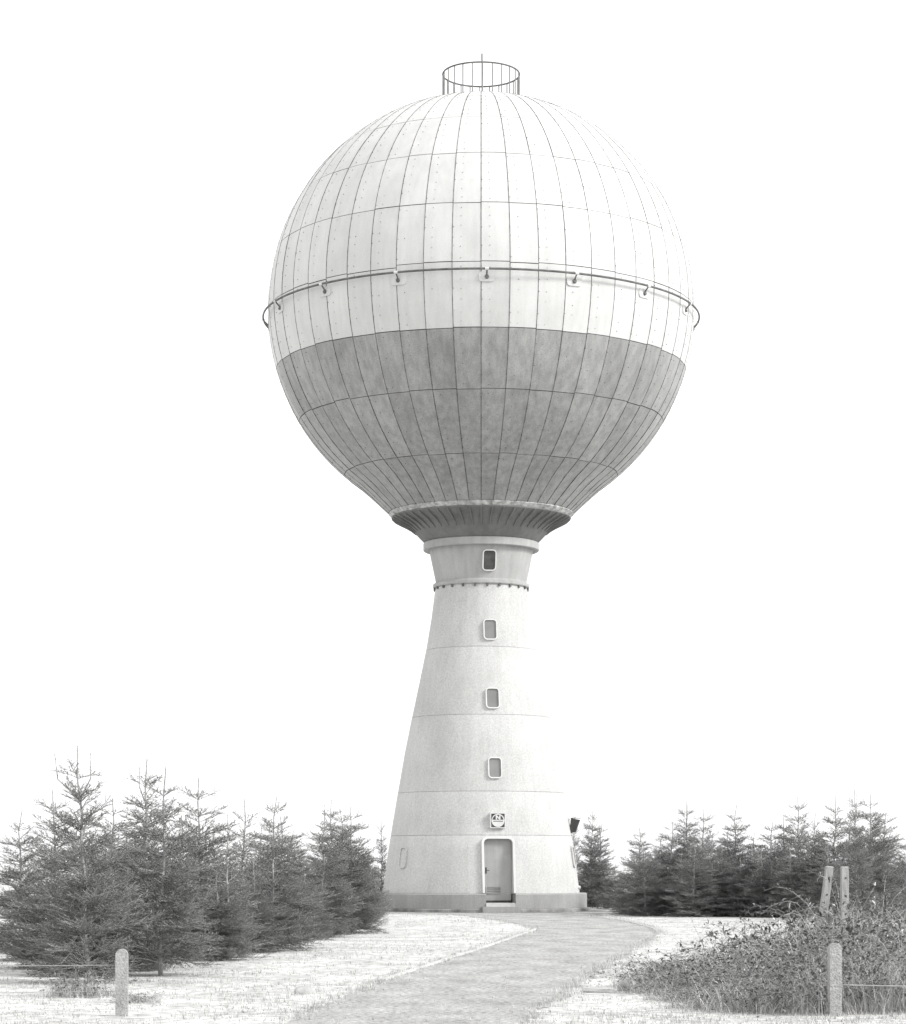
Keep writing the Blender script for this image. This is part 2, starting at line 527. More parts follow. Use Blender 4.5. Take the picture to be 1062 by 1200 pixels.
# ---- tank shell and panels
RS, ZC = 248.5 / S, zy(367.5)
tang = -56.0
CT = (RS * cos(rad(tang)), RS * sin(rad(tang)))
CE = (102.8 / S, -239.5 / S)
KC = math.degrees(math.hypot(CT[0] - CE[0], CT[1] - CE[1]) / RS)      # length of the conical skirt in degrees of arc
def prof(u):
    """u >= tang: latitude in degrees; below: runs down the skirt, tang-KC is its lower end"""
    if u >= tang:
        return RS * cos(rad(u)), RS * sin(rad(u)), rad(u)
    t = (tang - u) / KC
    return CT[0] + (CE[0] - CT[0]) * t, CT[1] + (CE[1] - CT[1]) * t, rad(tang)
def tankpt(u, th, off=0.0):
    r, z, nl = prof(u)
    r += off * cos(nl); z += off * sin(nl)
    return (r * sin(th), -r * cos(th), ZC + z)
us = [tang - KC + KC * k / 6 for k in range(6)] + [tang + k * (88.0 - tang) / 40 for k in range(41)]
V, F = lathe([(prof(u)[0] - 0.010 * cos(prof(u)[2]), ZC + prof(u)[1] - 0.010 * sin(prof(u)[2])) for u in us], 100)
shell = part('tank_shell', V, F, M['joint'], tower, True, 60)
BND = [tang - 0.85 * KC, -50.0, -31.3, -16.0, 0.0, 15.4, 30.7, 46.0, 61.3, 76.0]
NP = 50
DTH = 2 * pi / NP
rng = random.Random(5)
jog = [[0 if b in (0, 9) else (rng.uniform(-0.12, 0.12) if b < 2 else rng.uniform(-0.16, 0.16)) for b in range(10)] for c in range(NP)]
for c in range(NP):
    th = c * DTH
    sgn = th if th <= pi else th - 2 * pi
    if sgn < -rad(28):
        jog[c][4] -= 0.55
gapw = [rng.choice((0.006, 0.008, 0.010)) for _ in range(NP)]
def panel_geo(row, c, nu=2, nv=6):
    lo, hi = BND[row] + jog[c][row], BND[row + 1] + jog[c][row + 1]
    def gap_u(u, g_):
        return math.degrees(g_ / RS)
    g0 = rng.choice((0.011, 0.014, 0.018))
    lo += gap_u(lo, g0); hi -= gap_u(hi, 0.010)
    off = rng.uniform(-0.004, 0.003)
    tilt = rng.uniform(-0.003, 0.003)
    V, F = [], []
    for i in range(nv + 1):
        u = lo + (hi - lo) * i / nv
        if row == 1 and i == 1 + int((tang - lo) / (hi - lo) * nv) and False:
            u = tang
        r = prof(u)[0]
        for k in range(nu + 1):
            s = k / nu
            a0 = c * DTH + gapw[c] / r; a1 = (c + 1) * DTH - gapw[(c + 1) % NP] / r
            bul = 0.004 * sin(pi * s) * sin(pi * i / nv)
            V.append(tankpt(u, a0 + (a1 - a0) * s, off + tilt * (s - .5) + bul))
    w = nu + 1
    for i in range(nv):
        for k in range(nu):
            a = i * w + k
            F.append((a, a + 1, a + w + 1, a + w))
    # skirt
    loop = [k for k in range(w)] + [i * w + nu for i in range(1, nv + 1)] + [nv * w + k for k in range(nu - 1, -1, -1)] + [i * w for i in range(nv - 1, 0, -1)]
    b = len(V)
    for idx in loop:
        i, k = divmod(idx, w)
        x, y, z = V[idx]
        q = Vector((x, y, z - ZC))
        q = q * (1 - 0.016 / q.length)
        V.append((q.x, q.y, q.z + ZC))
    n = len(loop)
    for j in range(n):
        F.append((loop[(j + 1) % n], loop[j], b + j, b + (j + 1) % n))
    return V, F
backs = {'panel_pale': [], 'panel_grey': []}
for row in range(9):
    key = 'panel_grey' if row < 3 else 'panel_pale'
    for c in range(NP):
        mid = (c + 0.5) * DTH
        V, F = panel_geo(row, c)
        if cos(mid) > cos(rad(97)):
            part('steel_panel', V, F, M[key], shell, True, 40)
        else:
            backs[key].append((V, F))
for key, L_ in backs.items():
    o = part('far_side_panels', *join(*L_), M[key], shell, True, 40)
    o['kind'] = 'stuff'
part('crown_cap', *ring([(0.02, ZC + prof(76)[1] + 0.16), (prof(76.4)[0], ZC + prof(76.4)[1] - 0.01), (prof(76.4)[0], ZC + prof(76.4)[1] + 0.004), (prof(83)[0], ZC + prof(83)[1] + 0.004), (0.02, ZC + RS + 0.006)], 100), M['panel_pale'], shell, True)
# raised weld beads along the meridians
beads = []
for c in range(NP):
    V, F = [], []
    nu_ = 40
    hw, hg = rng.uniform(0.010, 0.014), rng.uniform(0.006, 0.013)
    for i in range(nu_ + 1):
        u = BND[0] + (BND[-1] - BND[0]) * i / nu_
        r = prof(u)[0]
        for a_, o_ in ((-hw, -0.008), (-hw * 0.6, hg), (hw * 0.6, hg), (hw, -0.008)):
            V.append(tankpt(u, c * DTH + a_ / r, o_))
    for i in range(nu_):
        for k in range(3):
            a = i * 4 + k
            F.append((a, a + 1, a + 5, a + 4))
    if cos(c * DTH) > cos(rad(97)):
        part('weld_bead', V, F, M['bead'], shell)
    else:
        beads.append((V, F))
o = part('far_side_beads', *join(*beads), M['bead'], shell)
o['kind'] = 'stuff'
# rows of studs beside every seam
V, F = [], []
for c in range(NP):
    if cos((c + 0.5) * DTH) < cos(rad(100)):
        continue
    for row in range(9):
        n = 6 if row != 0 else 4
        for k in range(n):
            for s_, pr in ((0.30, 0.85), (0.0, 0.5)):
                if rng.random() > pr:
                    continue
                u = BND[row] + (BND[row + 1] - BND[row]) * ((k + 0.5) / n + rng.uniform(-0.02, 0.02))
                th = (c + s_ + rng.uniform(-0.015, 0.015)) * DTH + (0.0 if s_ else 0.03 / RS)
                rr = rng.uniform(0.007, 0.013)
                b = len(V)
                r0 = max(prof(u)[0], 0.3)
                nl = prof(u)[2]
                for q in range(5):
                    a = 2 * pi * q / 5
                    du = math.degrees(rr * sin(a) / RS)
                    V.append(tankpt(u + du, th + rr * cos(a) / r0, -0.005))
                for q in range(5):
                    a = 2 * pi * q / 5
                    du = math.degrees(rr * sin(a) / RS)
                    V.append(tankpt(u + du, th + rr * cos(a) / r0, 0.013))
                F.append(tuple(b + 5 + q for q in range(5)))
                F += [(b + q, b + (q + 1) % 5, b + 5 + (q + 1) % 5, b + 5 + q) for q in range(5)]
o = part('studs', V, F, M['stud'], shell)
o['kind'] = 'stuff'
# flaking rim above the flange
rp0 = [(prof(tang - t * KC)[0] + 0.022, ZC + prof(tang - t * KC)[1] - 0.018) for t in (0.97, 0.91, 0.86)]
part('rim', *ring([(100 / S, zy(607.0)), (104.4 / S, zy(606.9))] + rp0 + [(prof(tang - 0.85 * KC)[0] - 0.006, ZC + prof(tang - 0.85 * KC)[1] + 0.01), (98 / S, zy(598))]), M['rim'], tower, True, 25)

# ---- rail ring round the belly of the sphere
ZR, RR = zy(376.5), 254.6 / S
n = 160
pts = [(RR * sin(2 * pi * k / n), -RR * cos(2 * pi * k / n), ZR) for k in range(n)]
P = []
tr = 0.031
V, F = ring([(RR + tr * cos(2 * pi * k / 8), ZR + tr * 1.15 * sin(2 * pi * k / 8)) for k in range(8)], n)
rail = part('rail_ring', V, F, M['iron'], tower, True, 60)
for k in range(16):
    a = rad(1.4) + 2 * pi * k / 16
    zp = ZR - 0.20
    rp = math.sqrt(RS ** 2 - (zp - ZC) ** 2)
    br = empty('bracket'); br.parent = rail
    br.matrix_basis = Matrix.Rotation(a, 4, 'Z')
    bpy.data.objects.remove(br)
    m = Matrix.Rotation(a, 4, 'Z')
    P = [(x, z + zp) for x, z in rrect(0.50, 0.30, 0.10)]
    V1, F1 = prism(P, -(rp + 0.022), -(rp - 0.05))
    o = part('bracket', *join((V1, F1)), M['panel_pale'], rail, mtx=m)
    part('arm', *join(tube([(0, -(rp - 0.02), zp - 0.02), (0, -(RR - 0.02), ZR - 0.03)], 0.024), tube([(0.0, -(rp + 0.0), zp - 0.02), (0.0, -(rp + 0.06), zp + 0.00)], 0.065, 8)), M['iron'], o)
    part('clamp', *tube([(-0.06, -RR, ZR), (0.06, -RR, ZR)], 0.046, 8), M['frame'], o)

# ---- railing and lightning rod on the crown
ZT, RT = zy(87.3), 45.0 / S * 0.998
ZB = ZC + math.sqrt(RS ** 2 - RT ** 2)
V, F = ring([(RT + 0.027 * cos(2 * pi * k / 6), ZT + 0.027 * sin(2 * pi * k / 6)) for k in range(6)], 72)
rl = part('railing', V, F, M['iron'], tower, True, 70)
for k in range(24):
    a = rad(2) + 2 * pi * k / 24
    part('post', *tube([(RT * sin(a), -RT * cos(a), ZB - 0.02), (RT * sin(a), -RT * cos(a), ZT - 0.018)], 0.021, 6), M['galv'], rl)
V, F = ring([(RT - 0.05, ZB - 0.01), (RT + 0.05, ZB - 0.02), (RT + 0.05, ZB + 0.02), (RT - 0.05, ZB + 0.03)], 72)
part('kick_ring', V, F, M['galv'], rl, True)
part('lightning_rod', *join(tube([(0.03, 0, ZC + RS - 0.02), (0.03, 0, zy(71))], 0.022), tube([(0.03, 0, zy(71)), (0.03, 0, zy(63))], 0.032), tube([(0.03, 0, zy(63)), (0.03, 0, zy(36))], 0.007, 5)), M['galv'], tower)

# ---- sign over the door
zs_ = EYE + (YH - 961.5) * 79.35 / FPX
sm = wall_mtx(rad(10.1), zs_, stem_r, 0.0, False)
sign = part('sign', *prism(rrect(0.50, 0.50, 0.03), -0.14, 0.06), M['frame'], tower, mtx=sm)
def plate(name, P, y, m):
    return part(name, *prism(P, y, y + 0.012), m, sign)
def arc(r, a0, a1, n=24):
    return [(r * cos(rad(a0 + (a1 - a0) * k / n)), r * sin(rad(a0 + (a1 - a0) * k / n))) for k in range(n + 1)]
plate('field', rrect(0.44, 0.44, 0.02), -0.144, M['dark'])
plate('disc', arc(0.213, 0, 360)[:-1], -0.150, M['frame'])
up = arc(0.180, 8, 172)
plate('emblem', up, -0.156, M['dark'])
w_ = 0.042
plate('letter', [(-0.078, 0.025), (-0.078 + w_, 0.025), (-0.078 + w_, 0.100), (0.078 - w_, 0.025), (0.078, 0.025), (0.078, 0.165), (0.078 - w_, 0.165), (0.078 - w_, 0.092), (-0.078 + w_, 0.165), (-0.078, 0.165)], -0.162, M['frame'])
for k in range(9):
    x = -0.15 + k * 0.0355
    plate('lettering', [(x, -0.040), (x + 0.024, -0.040), (x + 0.024, -0.014), (x, -0.014)], -0.154, M['dark'])

# ---- lamp box on the shaded flank of the stem
zl = EYE + (YH - 968) / S
lm = Matrix.Rotation(rad(84), 4, 'Z') @ Matrix.Translation((0, -stem_r(zl), zl))
lamp = part('floodlight', *join(([(-0.17, -0.05, 0.25), (0.17, -0.05, 0.25), (0.17, -0.34, 0.20), (-0.17, -0.34, 0.20), (-0.11, 0.02, -0.24), (0.11, 0.02, -0.24), (0.11, -0.20, -0.20), (-0.11, -0.20, -0.20)],
     [(0, 3, 2, 1), (4, 5, 6, 7), (0, 1, 5, 4), (1, 2, 6, 5), (2, 3, 7, 6), (3, 0, 4, 7)])), M['dark'], tower, mtx=lm)
part('bracket', *box(-0.03, 0.03, -0.16, 0.12, -0.03, 0.03), M['iron'], lamp)
part('trim', *box(-0.18, 0.18, -0.36, -0.03, 0.25, 0.265), M['iron'], lamp)
V, F = tube([(0, 0.15, 0), (0, -0.05, 0), (0, -0.08, 0)], [0.06, 0.06, 0.045], 12)
part('outlet_cap', V, F, M['frame'], tower, True, mtx=Matrix.Rotation(rad(80), 4, 'Z') @ Matrix.Translation((0, -stem_r(0.79), 0.79)))

# ------------------------------------------------------------------ trees
def perp_frame(D):
    """D (n,3) unit -> two perpendicular unit vectors"""
    up = np.tile(np.array([[0.0, 0.0, 1.0]]), (len(D), 1))
    up[np.abs(D[:, 2]) > 0.95] = (1, 0, 0)
    U = np.cross(D, up); U /= np.linalg.norm(U, axis=1)[:, None]
    W = np.cross(D, U)
    return U, W
def needles(segA, segB, dens, ln, wd, fwd, R):
    """thin triangles round every twig segment"""
    A = np.array(segA); B = np.array(segB)
    Ls = np.linalg.norm(B - A, axis=1)
    cnt = np.maximum((Ls * dens + R.random(len(Ls))).astype(int), 0)
    idx = np.repeat(np.arange(len(A)), cnt)
    D = ((B - A) / np.maximum(Ls, 1e-6)[:, None])[idx]
    t = R.random(len(idx))
    P = A[idx] + (B - A)[idx] * t[:, None]
    U, W = perp_frame(D)
    a = R.random(len(idx)) * 2 * pi
    side = U * np.cos(a)[:, None] + W * np.sin(a)[:, None]
    dirv = D * fwd + side
    dirv /= np.linalg.norm(dirv, axis=1)[:, None]
    l = ln * (0.7 + 0.6 * R.random(len(idx)))
    across = np.cross(dirv, side + 0.3 * R.standard_normal((len(idx), 3)))
    across /= np.linalg.norm(across, axis=1)[:, None] + 1e-9
    v0 = P - across * (wd / 2)
    v1 = P + across * (wd / 2)
    v2 = P + dirv * l[:, None]
    Vn = np.stack([v0, v1, v2], 1).reshape(-1, 3)
    Fn = np.arange(len(Vn)).reshape(-1, 3)
    return Vn, Fn
def prisms(segA, segB, ra, rb):
    """three-sided tapering sticks"""
    A = np.array(segA); B = np.array(segB); ra = np.array(ra); rb = np.array(rb)
    D = B - A; D /= np.linalg.norm(D, axis=1)[:, None] + 1e-9
    U, W = perp_frame(D)
    Vs = []
    for X, r in ((A, ra), (B, rb)):
        for k in range(3):
            a = 2 * pi * k / 3
            Vs.append(X + (U * cos(a) + W * sin(a)) * r[:, None])
    Vn = np.stack(Vs, 1).reshape(-1, 3)
    base = np.arange(len(A))[:, None] * 6
    Fq = np.concatenate([np.stack([base[:, 0] + k, base[:, 0] + (k + 1) % 3, base[:, 0] + 3 + (k + 1) % 3, base[:, 0] + 3 + k], 1) for k in range(3)])
    return Vn, Fq
def make_spruce(seed, H=3.0, Rb=1.0, dens=85, bare=0.05, sparse=1.0, leader=0.42, lean=0.0, leaders=1, rise=0.0):
    rg = random.Random(seed); R = np.random.default_rng(seed)
    sA, sB = [], []                    # needle-bearing twigs
    tA, tB, t0, t1 = [], [], [], []    # woody sticks
    wob = [(rg.uniform(-1, 1) * 0.03, rg.uniform(-1, 1) * 0.03) for _ in range(8)]
    def axis(z):
        i = min(int(z / H * 7), 6); f_ = z / H * 7 - i
        return np.array([wob[i][0] * (1 - f_) + wob[i + 1][0] * f_ + lean * (z / H) ** 2, wob[i][1] * (1 - f_) + wob[i + 1][1] * f_, z])
    def trad(z):
        return 0.024 * (1 - z / H) ** 0.9 + 0.0045
    trunkV, trunkF = tube([tuple(axis(H * k / 21)) for k in range(22)], [trad(H * k / 21) for k in range(22)], 7)
    def side(d):
        """a direction across d, within about 55 degrees of level"""
        sd = np.cross(d, (0, 0, 1)); sd /= np.linalg.norm(sd) + 1e-9
        up = np.cross(sd, d)
        a = rg.gauss(0, 0.55)
        return sd * cos(a) + up * sin(a), up
    def add_twig(a, d, L_, level):
        a = np.array(a); d = np.array(d) / np.linalg.norm(d)
        b = a + d * L_ + np.array([0, 0, rg.uniform(-.02, .10) * L_])
        sA.append(a); sB.append(b)
        tA.append(a); tB.append(b); t0.append(0.0030 + 0.004 * L_); t1.append(0.0020)
        if level < 2 and L_ > 0.11:
            t = 0.04 + 0.03 * rg.random()
            i = rg.randint(0, 1)
            while t < L_:
                i += 1
                if rg.random() < 0.9 * sparse:
                    sd, up = side(d)
                    l2 = (L_ - t) * rg.uniform(0.35, 0.55) + 0.03
                    add_twig(a + (b - a) * (t / L_), d * 0.85 + sd * (0.7 if i % 2 else -0.7) + np.array([0, 0, 0.12]), min(l2, 0.22), level + 1)
                t += rg.uniform(0.035, 0.060)
    def branch(z, az, L_, el):
        p = axis(z).copy()
        n_ = 5
        e = el
        pts = [p.copy()]; dirs = []
        for k in range(n_):
            d = np.array([cos(az) * cos(e), sin(az) * cos(e), sin(e)])
            dirs.append(d)
            p = p + d * L_ / n_
            pts.append(p.copy())
            e += rad(rg.uniform(2, 11)) if k >= 2 else rad(rg.uniform(-9, 2))
            az += rg.uniform(-.09, .09)
        r0 = min(0.010, trad(z) * 0.5) * (0.45 + L_ * 0.6)
        for k in range(n_):
            tA.append(pts[k]); tB.append(pts[k + 1]); t0.append(r0 * (1 - k / n_) + .0018); t1.append(r0 * (1 - (k + 1) / n_) + .0016)
            if k >= 1 or L_ < 0.5:
                sA.append(pts[k]); sB.append(pts[k + 1])
        t = 0.15 * L_ if L_ > .4 else 0.05
        i = rg.randint(0, 1)
        while t < L_ * 0.98:
            k = min(int(t / L_ * n_), n_ - 1)
            q = pts[k] + (pts[k + 1] - pts[k]) * (t / L_ * n_ - k)
            d = dirs[k]
            i += 1
            if rg.random() < 0.95 * sparse:
                sd, up = side(d)
                l2 = min((L_ - t) * rg.uniform(0.42, 0.66) + 0.05, 0.40)
                add_twig(q, d * 0.9 + sd * (1 if i % 2 else -1) * rg.uniform(.55, .9) + np.array([0, 0, 0.10]), l2, 1)
            t += rg.uniform(.028, .050)
    def prof_len(z):
        f_ = z / H
        base = Rb * (1 - f_) ** 0.70
        if f_ < 0.22:
            base *= 0.80 + 0.20 * f_ / 0.22
        return base
    zt = H - leader
    for k in range(6):
        z0, z1 = zt + leader * k / 6, zt + leader * (k + 1) / 6
        sA.append(axis(z0)); sB.append(axis(z1))
    for j in range(leaders - 1):
        off = rg.choice((-1, 1)) * 0.1 * (j + 1)
        a = axis(zt - 0.25)
        b = a + np.array([off, 0.05 * rg.uniform(-1, 1), 0.25]); c_ = b + np.array([off * 0.1, 0, leader * rg.uniform(.7, .95)])
        tA.append(a); tB.append(b); t0.append(.009); t1.append(.006); sA.append(a); sB.append(b)
        tA.append(b); tB.append(c_); t0.append(.006); t1.append(.003); sA.append(b); sB.append(c_)
    z = zt
    first = True
    while z > bare:
        f_ = z / H
        gap = 0.20 + 0.12 * f_
        nb = rg.randint(5, 7) if not first else rg.randint(3, 5)
        a0 = rg.uniform(0, 2 * pi)
        for k in range(nb):
            L_ = max(prof_len(z) * rg.uniform(.65, 1.15), 0.14)
            el = rad(rise * f_ * 1.6 + 6 + 34 * f_ + rg.uniform(-13, 13))
            if first:
                L_ = rg.uniform(0.18, 0.34); el = rad(rg.uniform(22, 50))
            branch(z + rg.uniform(-.05, .05) * (0.3 if first else 1), a0 + 2 * pi * k / nb + rg.uniform(-.3, .3), L_, el)
        ni = int(1 + 12 * min(1, max(0, (0.90 - f_) * 2.6)))
        for k in range(ni):
            zz = z - rg.uniform(0.05, 0.95) * gap
            if zz > bare:
                branch(zz, rg.uniform(0, 2 * pi), max(prof_len(zz) * rg.uniform(.35, .95), .10), rad(rise * f_ * 1.6 + 2 + 38 * f_ + rg.uniform(-15, 22)))
        z -= gap * rg.uniform(.85, 1.15)
        first = False
    Vn, Fn = needles(sA, sB, dens, 0.026, 0.0060, 0.75, R)
    crown = np_mesh('crown', Vn, Fn, M['needles'])
    Vp, Fp = prisms(tA, tB, t0, t1)
    tv = np.array(trunkV, np.float32)
    tf = np.array([f_ for f_ in trunkF if len(f_) == 4], np.int32)
    trunk = np_mesh('trunk', np.concatenate([tv, Vp]), np.concatenate([tf, Fp + len(tv)]), M['bark'])
    return crown, trunk, H, len(Fn), len(Fp)
KIND = {
    'a': make_spruce(11, Rb=1.00), 'b': make_spruce(23, Rb=1.10, leader=0.36, sparse=0.95), 'c': make_spruce(37, Rb=0.92, leaders=2, leader=0.40),
    'd': make_spruce(51, Rb=0.80, sparse=0.72, leader=0.50), 'e': make_spruce(64, Rb=1.15, leader=0.33, lean=0.05),
    'f': make_spruce(95, Rb=0.95, bare=0.16), 'g': make_spruce(77, Rb=0.85, leaders=3, rise=16, leader=0.42),
}
tree_rng = random.Random(2)
def tree(kind, px, ytop, d, label, group=None, wide=1.0, name='young_spruce', cat='spruce', rz=None):
    cr, tk, H = KIND[kind][:3]
    x = (px - XC) * d / FPX
    base_y = YH + FPX * EYE / d
    h = (base_y - ytop) * d / FPX
    s = h / H
    root = empty(name, (x, d - DIST, -0.01), tree_rng.uniform(0, 2 * pi) if rz is None else rz)
    w = wide * (1.25 if px < 560 else 1.32) * s ** 0.6
    root.scale = (w * tree_rng.uniform(.9, 1.1), w * tree_rng.uniform(.9, 1.1), s)
    root.rotation_euler = (rad(tree_rng.uniform(-2.2, 2.2)), rad(tree_rng.uniform(-2.2, 2.2)), root.rotation_euler[2])
    link_mesh('trunk', tk, root)
    link_mesh('crown', cr, root)
    if label is LL or label is LR:
        size = 'tall' if ytop < 953 else ('middling' if ytop < 982 else 'low')
        if label is LL:
            where = 'behind the round-topped post' if px < 200 else ('in the middle of the row facing the path' if px < 350 else 'at the end of the row beside the white stem')
        else:
            where = 'at the thicket end beside the plinth' if px < 780 else ('in the thicket behind the open strip of lawn' if px < 932 else 'in the thicket behind the old timber posts')
        label = size + ' young spruce ' + where
    return tag(root, label, cat, group)
GL, GR = 'young spruces in the row facing the gravel path', 'young spruces in the thicket beyond the tower'
LL = 'young spruce in the dense row on the round-topped fence post side of the lawn'
LR = 'young spruce in the dense thicket behind the brambles and the old timber posts'
for a in [
    ('g', 104, 872, 31.5, 'bushy spruce with three bare upright leaders behind the taut wire', None, 1.0, 'young_spruce', 'spruce', 0.3),
    ('c', 168, 888, 36.0, 'young spruce with a forked leader between the three-leader spruce and the bare-footed spruce', None, 1.0),
    ('f', 190, 898, 33.6, 'young spruce with its bare trunk foot showing above the dry grass', None, 1.05),
    ('b', 234, 911, 40.5, LL, GL, 1.0), ('d', 267, 954, 39.3, 'thin young spruce with a pale bare stem showing through its open crown', None, 1.05),
    ('d', 285, 936, 47.0, 'sparse young spruce with widely spaced whorls rising out of the row', None, 1.1), ('b', 317, 930, 43.5, LL, GL, 0.95), ('e', 334, 956, 45.0, LL, GL, 0.95),
    ('a', 376, 949, 52.0, LL, GL, 1.0), ('c', 389, 937, 54.5, LL, GL, 1.0), ('b', 403, 946, 56.0, LL, GL, 1.0), ('e', 414, 944, 55.0, LL, GL, 0.9),
    ('d', 447, 957, 84.0, 'slender spruce top peeping out between the row and the white stem', None, 0.6),
    ('e', 132, 935, 42.0, LL, GL, 1.1), ('a', 148, 968, 38.0, LL, GL, 0.95), ('e', 212, 955, 44.0, LL, GL, 1.1), ('c', 250, 968, 47.0, LL, GL, 1.1),
    ('e', 300, 968, 50.0, LL, GL, 1.1), ('a', 346, 972, 54.0, LL, GL, 1.1), ('b', 424, 985, 62.0, LL, GL, 1.0), ('a', 432, 1000, 67.0, LL, GL, 0.9),
    ('e', 255, 1022, 39.0, 'low bushy spruce at the front of the row on the lawn edge', None, 1.0), ('a', 300, 1000, 42.5, LL, GL, 1.0), ('c', 112, 985, 34.5, LL, GL, 1.0),
    ('e', 360, 1005, 50.0, LL, GL, 1.0), ('e', 84, 1008, 33.5, LL, GL, 1.0), ('b', 150, 1015, 35.0, LL, GL, 1.0), ('b', 66, 925, 36.0, LL, GL, 1.0), ('a', 28, 948, 39.0, LL, GL, 1.0),
]:
    tree(*a)
for a in [
    ('d', 675, 946, 90.0, 'thin spruce peeping past the floodlight on the stem', None, 0.6),
    ('a', 690, 944, 87.0, 'spruce with a very long bare leader close beside the plinth', None, 0.8), ('c', 700, 962, 87.0, LR, GR, 0.85), ('e', 720, 1012, 85.0, 'small low spruce in the dip between plinth and thicket', None, 0.9),
    ('a', 748, 966, 77.0, LR, GR, 0.95), ('b', 767, 990, 75.5, LR, GR, 0.95), ('e', 785, 962, 75.5, LR, GR, 1.0), ('c', 806, 938, 77.0, LR, GR, 0.95), ('b', 822, 948, 75.5, LR, GR, 1.0),
    ('a', 845, 985, 74.5, LR, GR, 1.0), ('a', 863, 943, 76.0, LR, GR, 0.95), ('e', 884, 975, 74.0, LR, GR, 1.0), ('b', 903, 960, 73.5, LR, GR, 1.1), ('c', 918, 957, 76.0, LR, GR, 1.0),
    ('b', 937, 933, 75.0, LR, GR, 1.0), ('d', 953, 952, 73.0, LR, GR, 1.0), ('a', 976, 932, 72.0, LR, GR, 1.0), ('d', 992, 958, 66.0, 'open twiggy spruce standing between the two timber posts and the thicket', None, 1.1),
    ('g', 1004, 924, 62.0, 'dense spruce with upswept brushy shoots behind the upright timber post', None, 0.75),
    ('e', 868, 1005, 73.0, LR, GR, 1.05), ('e', 930, 992, 71.5, LR, GR, 1.1), ('b', 800, 1000, 74.0, LR, GR, 1.0), ('e', 738, 1015, 76.0, LR, GR, 0.9), ('c', 972, 985, 69.0, LR, GR, 1.1), ('b', 1034, 950, 70.0, LR, GR, 1.0), ('e', 1062, 975, 74.0, LR, GR, 1.0),
    ('a', 702, 1005, 90.0, LR, GR, 0.9), ('b', 757, 985, 73.8, LR, GR, 1.2), ('a', 832, 975, 73.6, LR, GR, 1.2), ('c', 893, 990, 72.4, LR, GR, 1.25), ('e', 948, 975, 72.0, LR, GR, 1.2), ('b', 812, 985, 72.8, LR, GR, 1.2),
    ('a', 915, 982, 78.0, LR, GR, 1.2), ('b', 775, 975, 80.0, LR, GR, 1.1), ('e', 850, 970, 80.0, LR, GR, 1.1), ('e', 1010, 975, 68.0, LR, GR, 1.1), ('c', 962, 968, 78.0, LR, GR, 1.1), ('e', 1020, 930, 66.0, LR, GR, 0.95),
]:
    tree(*a)

# ------------------------------------------------------------------ fence
def round_post(name, px, ytop, d, w, label, group):
    x = (px - XC) * d / FPX
    h = (YH + FPX * EYE / d - ytop) * d / FPX
    P = [(-w / 2, -0.15), (w / 2, -0.15)] + [(w / 2 * cos(rad(k * 15)), h - w / 2 + w / 2 * sin(rad(k * 15))) for k in range(13)]
    bm = bmesh.new()
    V, F = prism(P, -w * 0.45, w * 0.45)
    vs_ = [bm.verts.new(v) for v in V]
    for f_ in F:
        bm.faces.new([vs_[i] for i in f_])
    bmesh.ops.bevel(bm, geom=[e for e in bm.edges if len(e.link_faces) == 2 and e.calc_face_angle(0) > 1.2], offset=0.009, segments=2, affect='EDGES')
    me = bpy.data.meshes.new(name); bm.to_mesh(me); bm.free()
    me.materials.append(M['post'])
    o = link_mesh(name, me)
    o.location = (x, d - DIST, 0)
    o.rotation_euler = (0, 0, rad(4))
    return tag(o, label, 'post', group), x, h
DP = 24.6
lp, lx, lh = round_post('fence_post', 143, 1112, DP, 0.122, 'round-topped concrete fence post standing in front of the spruces', None)
rp_, rx, rh = round_post('fence_post', 978.5, 1105, DP, 0.122, 'round-topped concrete fence post standing among the brambles', None)
def wire(x0, x1, z, y, label, sag=0.01, rr=0.0035):
    pts = [(x0 + (x1 - x0) * k / 8, y + 0.06, z - sag * sin(pi * k / 8)) for k in range(9)]
    tag(part('fence_wire', *tube(pts, rr, 5), M['wire'], None), label, 'wire')
zw = lambda y: EYE + (YH - y) * DP / FPX
wire(lx, lx - 2.5, zw(1131), DP - DIST, 'taut upper wire fixed to the post before the spruces')
wire(lx, lx - 2.5, zw(1162), DP - DIST, 'lower wire fixed to the post before the spruces')
wire(rx - 0.1, rx + 2.4, zw(1154), DP - DIST, 'pale wire fixed to the post among the brambles', 0.02, 0.006)
for x_, h_ in ((lx - 2.5, lh), (rx + 2.4, rh)):
    o = lp.copy(); col.objects.link(o); o.location = (x_, DP - DIST, 0)
    o['label'] = 'outer concrete fence post carrying the far end of the wires'; o['group'] = 'outer fence posts'
def timber(px, yt, d, w, lean_deg, label, px0=None):
    x = (px - XC) * d / FPX
    h = (YH + FPX * EYE / d - yt) * d / FPX
    root = empty('timber_post', (x, d - DIST, 0))
    root.rotation_euler = (rad(-2), rad(lean_deg), rad(8))
    V, F = join(prism([(-w / 2, -0.2), (w / 2, -0.2), (w / 2 * .94, h - 0.03), (w / 2 * .8, h), (-w / 2 * .82, h), (-w / 2 * .95, h - 0.02)], -w * .42, w * .42))
    part('stake', V, F, M['timber'], root)
    for k in range(4):
        zz = h - 0.16 - k * 0.27
        part('bolt', *tube([(0.005, -w * .42 + 0.004, zz), (0.005, -w * .42 - 0.010, zz)], 0.013, 8), M['dark'], root)
    part('cap', *prism([(-w / 2 * .86, h + 0.001), (w / 2 * .86, h + 0.001), (w / 2 * .8, h + 0.012), (-w / 2 * .8, h + 0.012)], -w * .43, w * .43), M['edging'], root)
    return tag(root, label, 'post')
timber(957, 1015, 38.0, 0.118, 8.5, 'old timber post leaning over towards the spruces, dark bolts down its face')
timber(990, 1016.5, 37.0, 0.115, 0.5, 'old upright timber post with a pale top and bolt holes')

